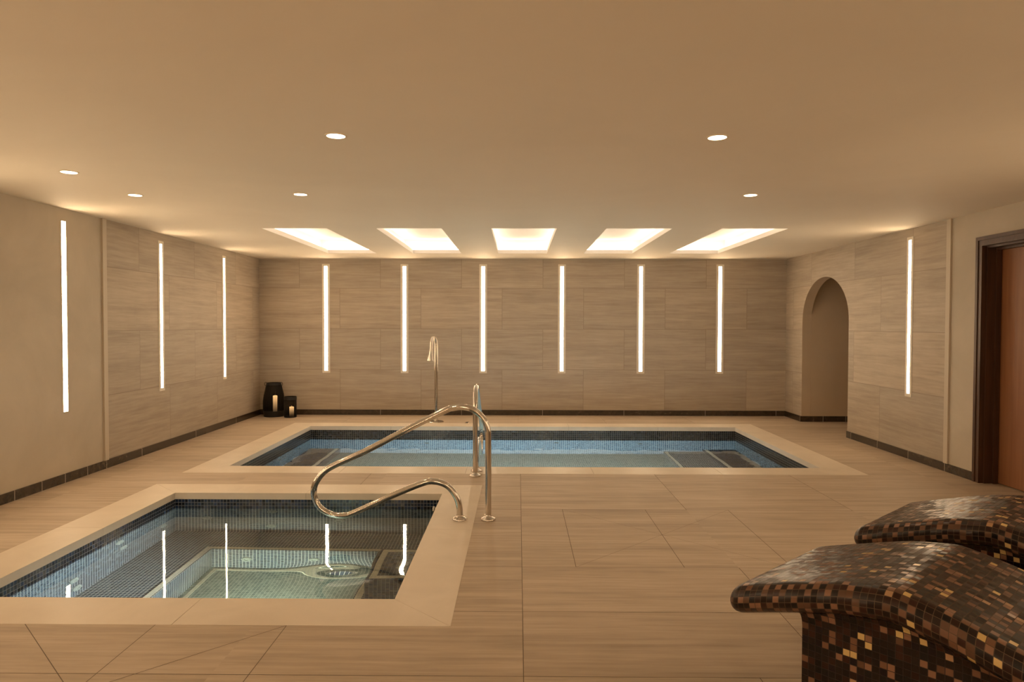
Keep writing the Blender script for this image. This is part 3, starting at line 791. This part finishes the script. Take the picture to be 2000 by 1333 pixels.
# ------------------------------------------------------------------ heated mosaic loungers
LA = 0.744
KN = [(-0.0, .500), (.075, .524), (.15, .547), (.30, .590), (.39, .606), (.45, .613), (.50, .606), (.60, .584), (.75, .540), (.95, .495), (1.08, .485), (1.2, .505), (1.4, .60), (1.62, .75), (1.84, .915), (1.95, .99)]
def zt(t):
    P = KN
    if t <= P[0][0]: return P[0][1] + (t - P[0][0]) * .30
    for i in range(len(P) - 1):
        if P[i][0] <= t <= P[i + 1][0]:
            t0, z0 = P[i]; t1, z1 = P[i + 1]
            m = lambda k: (P[min(k + 1, len(P) - 1)][1] - P[max(k - 1, 0)][1]) / (P[min(k + 1, len(P) - 1)][0] - P[max(k - 1, 0)][0])
            h = t1 - t0; s = (t - t0) / h
            return (2 * s ** 3 - 3 * s ** 2 + 1) * z0 + (s ** 3 - 2 * s ** 2 + s) * h * m(i) + (-2 * s ** 3 + 3 * s ** 2) * z1 + (s ** 3 - s ** 2) * h * m(i + 1)
    return P[-1][1]
def lounger():
    t = thing('heated_lounger', 'x', 'lounger', (.746, 2.26, 0), LA - PI / 2, group='brown mosaic heated loungers')
    W = .559; r = .048; NA = 12
    # slab: stadium cross-section swept along the profile, bullnosed at both ends
    st = []
    for k in range(9):
        ph = PI / 2 * k / 8; st.append((-r * math.cos(ph), max(.02, math.sin(ph))))
    x = .02
    while x < 1.93: st.append((x, 1.0)); x += .02
    for k in range(9):
        ph = PI / 2 * k / 8; st.append((1.93 + r * math.sin(ph), max(.02, math.cos(ph))))
    bm = NB(); uvl = bm.loops.layers.uv.new('UVMap'); rings = []; U = []; V_ = []
    arc = 0; px_, pz_ = None, None
    for s, f in st:
        z = zt(s) - r
        if px_ is not None: arc += math.hypot(s - px_, (z + r * f) - pz_)
        px_, pz_ = s, z + r * f
        rr = r * f
        pts = [(0, rr)] ; vs = [0.0]
        prof = []
        prof.append((0.0, rr, 0.0)); 
        for k in range(1, 24): prof.append((W * k / 24, rr, W * k / 24))
        prof.append((W, rr, W))
        for k in range(1, NA + 1): a = PI * k / NA; prof.append((W + rr * math.sin(a), rr * math.cos(a), W + r * a))
        for k in range(1, 8): prof.append((W - W * k / 8, -rr, W + r * PI + W * k / 8))
        prof.append((0.0, -rr, 2 * W + r * PI))
        for k in range(1, NA): a = PI * k / NA; prof.append((-rr * math.sin(a), -rr * math.cos(a), -r * (PI - a)))
        ring = [bm.verts.new((s, y, z + zz)) for y, zz, _ in prof]
        rings.append(ring); U.append(arc); V_ = [q[2] for q in prof]
    n = len(rings[0])
    for i in range(len(rings) - 1):
        for k in range(n):
            k2 = (k + 1) % n
            f = bm.faces.new((rings[i][k], rings[i + 1][k], rings[i + 1][k2], rings[i][k2])); f.smooth = True
            va, vb = V_[k], V_[k2]
            if k == 24 + NA + 8: va, vb = 2 * W + r * PI, 2 * W + r * PI + r * PI / NA
            for l, uu, vv in zip(f.loops, (U[i], U[i + 1], U[i + 1], U[i]), (va, va, vb, vb)): l[uvl].uv = (uu, vv)
    bm.faces.new(rings[0]); bm.faces.new(list(reversed(rings[-1])))
    bmesh.ops.recalc_face_normals(bm, faces=bm.faces)
    obj('couch', bm, M['brown'], t, uv=False, smooth=True)
    # plinth with a small cove under the slab
    bm = NB(); uvl = bm.loops.layers.uv.new('UVMap')
    ss = [.185] + [.20 + .025 * i for i in range(63)]
    y0, y1 = .010, W - .010
    def prof(s, ztop):
        pr = [(y0, 0.0)]
        pr += [(y0, ztop - .055)]
        for k in range(1, 6): a = PI / 2 * k / 5; pr.append((y0 - .035 * (1 - math.cos(a)), ztop - .055 + .055 * math.sin(a)))
        q = [(y0 + y1 - y, z) for y, z in reversed(pr)]
        return pr + q
    rg = []
    for s in ss:
        zb_ = zt(s) - 2 * r + .006
        rg.append([bm.verts.new((s, y, z)) for y, z in prof(s, zb_)])
    n = len(rg[0])
    for i in range(len(rg) - 1):
        for k in range(n - 1):
            f = bm.faces.new((rg[i][k], rg[i + 1][k], rg[i + 1][k + 1], rg[i][k + 1]))
            for l in f.loops: l[uvl].uv = (l.vert.co.x, l.vert.co.z)
    for ring, rev in ((rg[0], False), (rg[-1], True)):
        f = bm.faces.new(list(reversed(ring)) if rev else ring)
        for l in f.loops: l[uvl].uv = (l.vert.co.y + 5, l.vert.co.z)
    bmesh.ops.recalc_face_normals(bm, faces=bm.faces)
    obj('plinth', bm, M['brownside'], t, uv=False)
    return t
lg = lounger(); lg['label'] = 'brown mosaic heated lounger closest to the camera, in the lower right corner'
e_ = Vector((math.cos(LA), math.sin(LA)))
dup(lg, (.746 + .993 * e_.x, 2.26 + .993 * e_.y, 0), LA - PI / 2, 'brown mosaic heated lounger behind the nearest one, towards the wooden door')
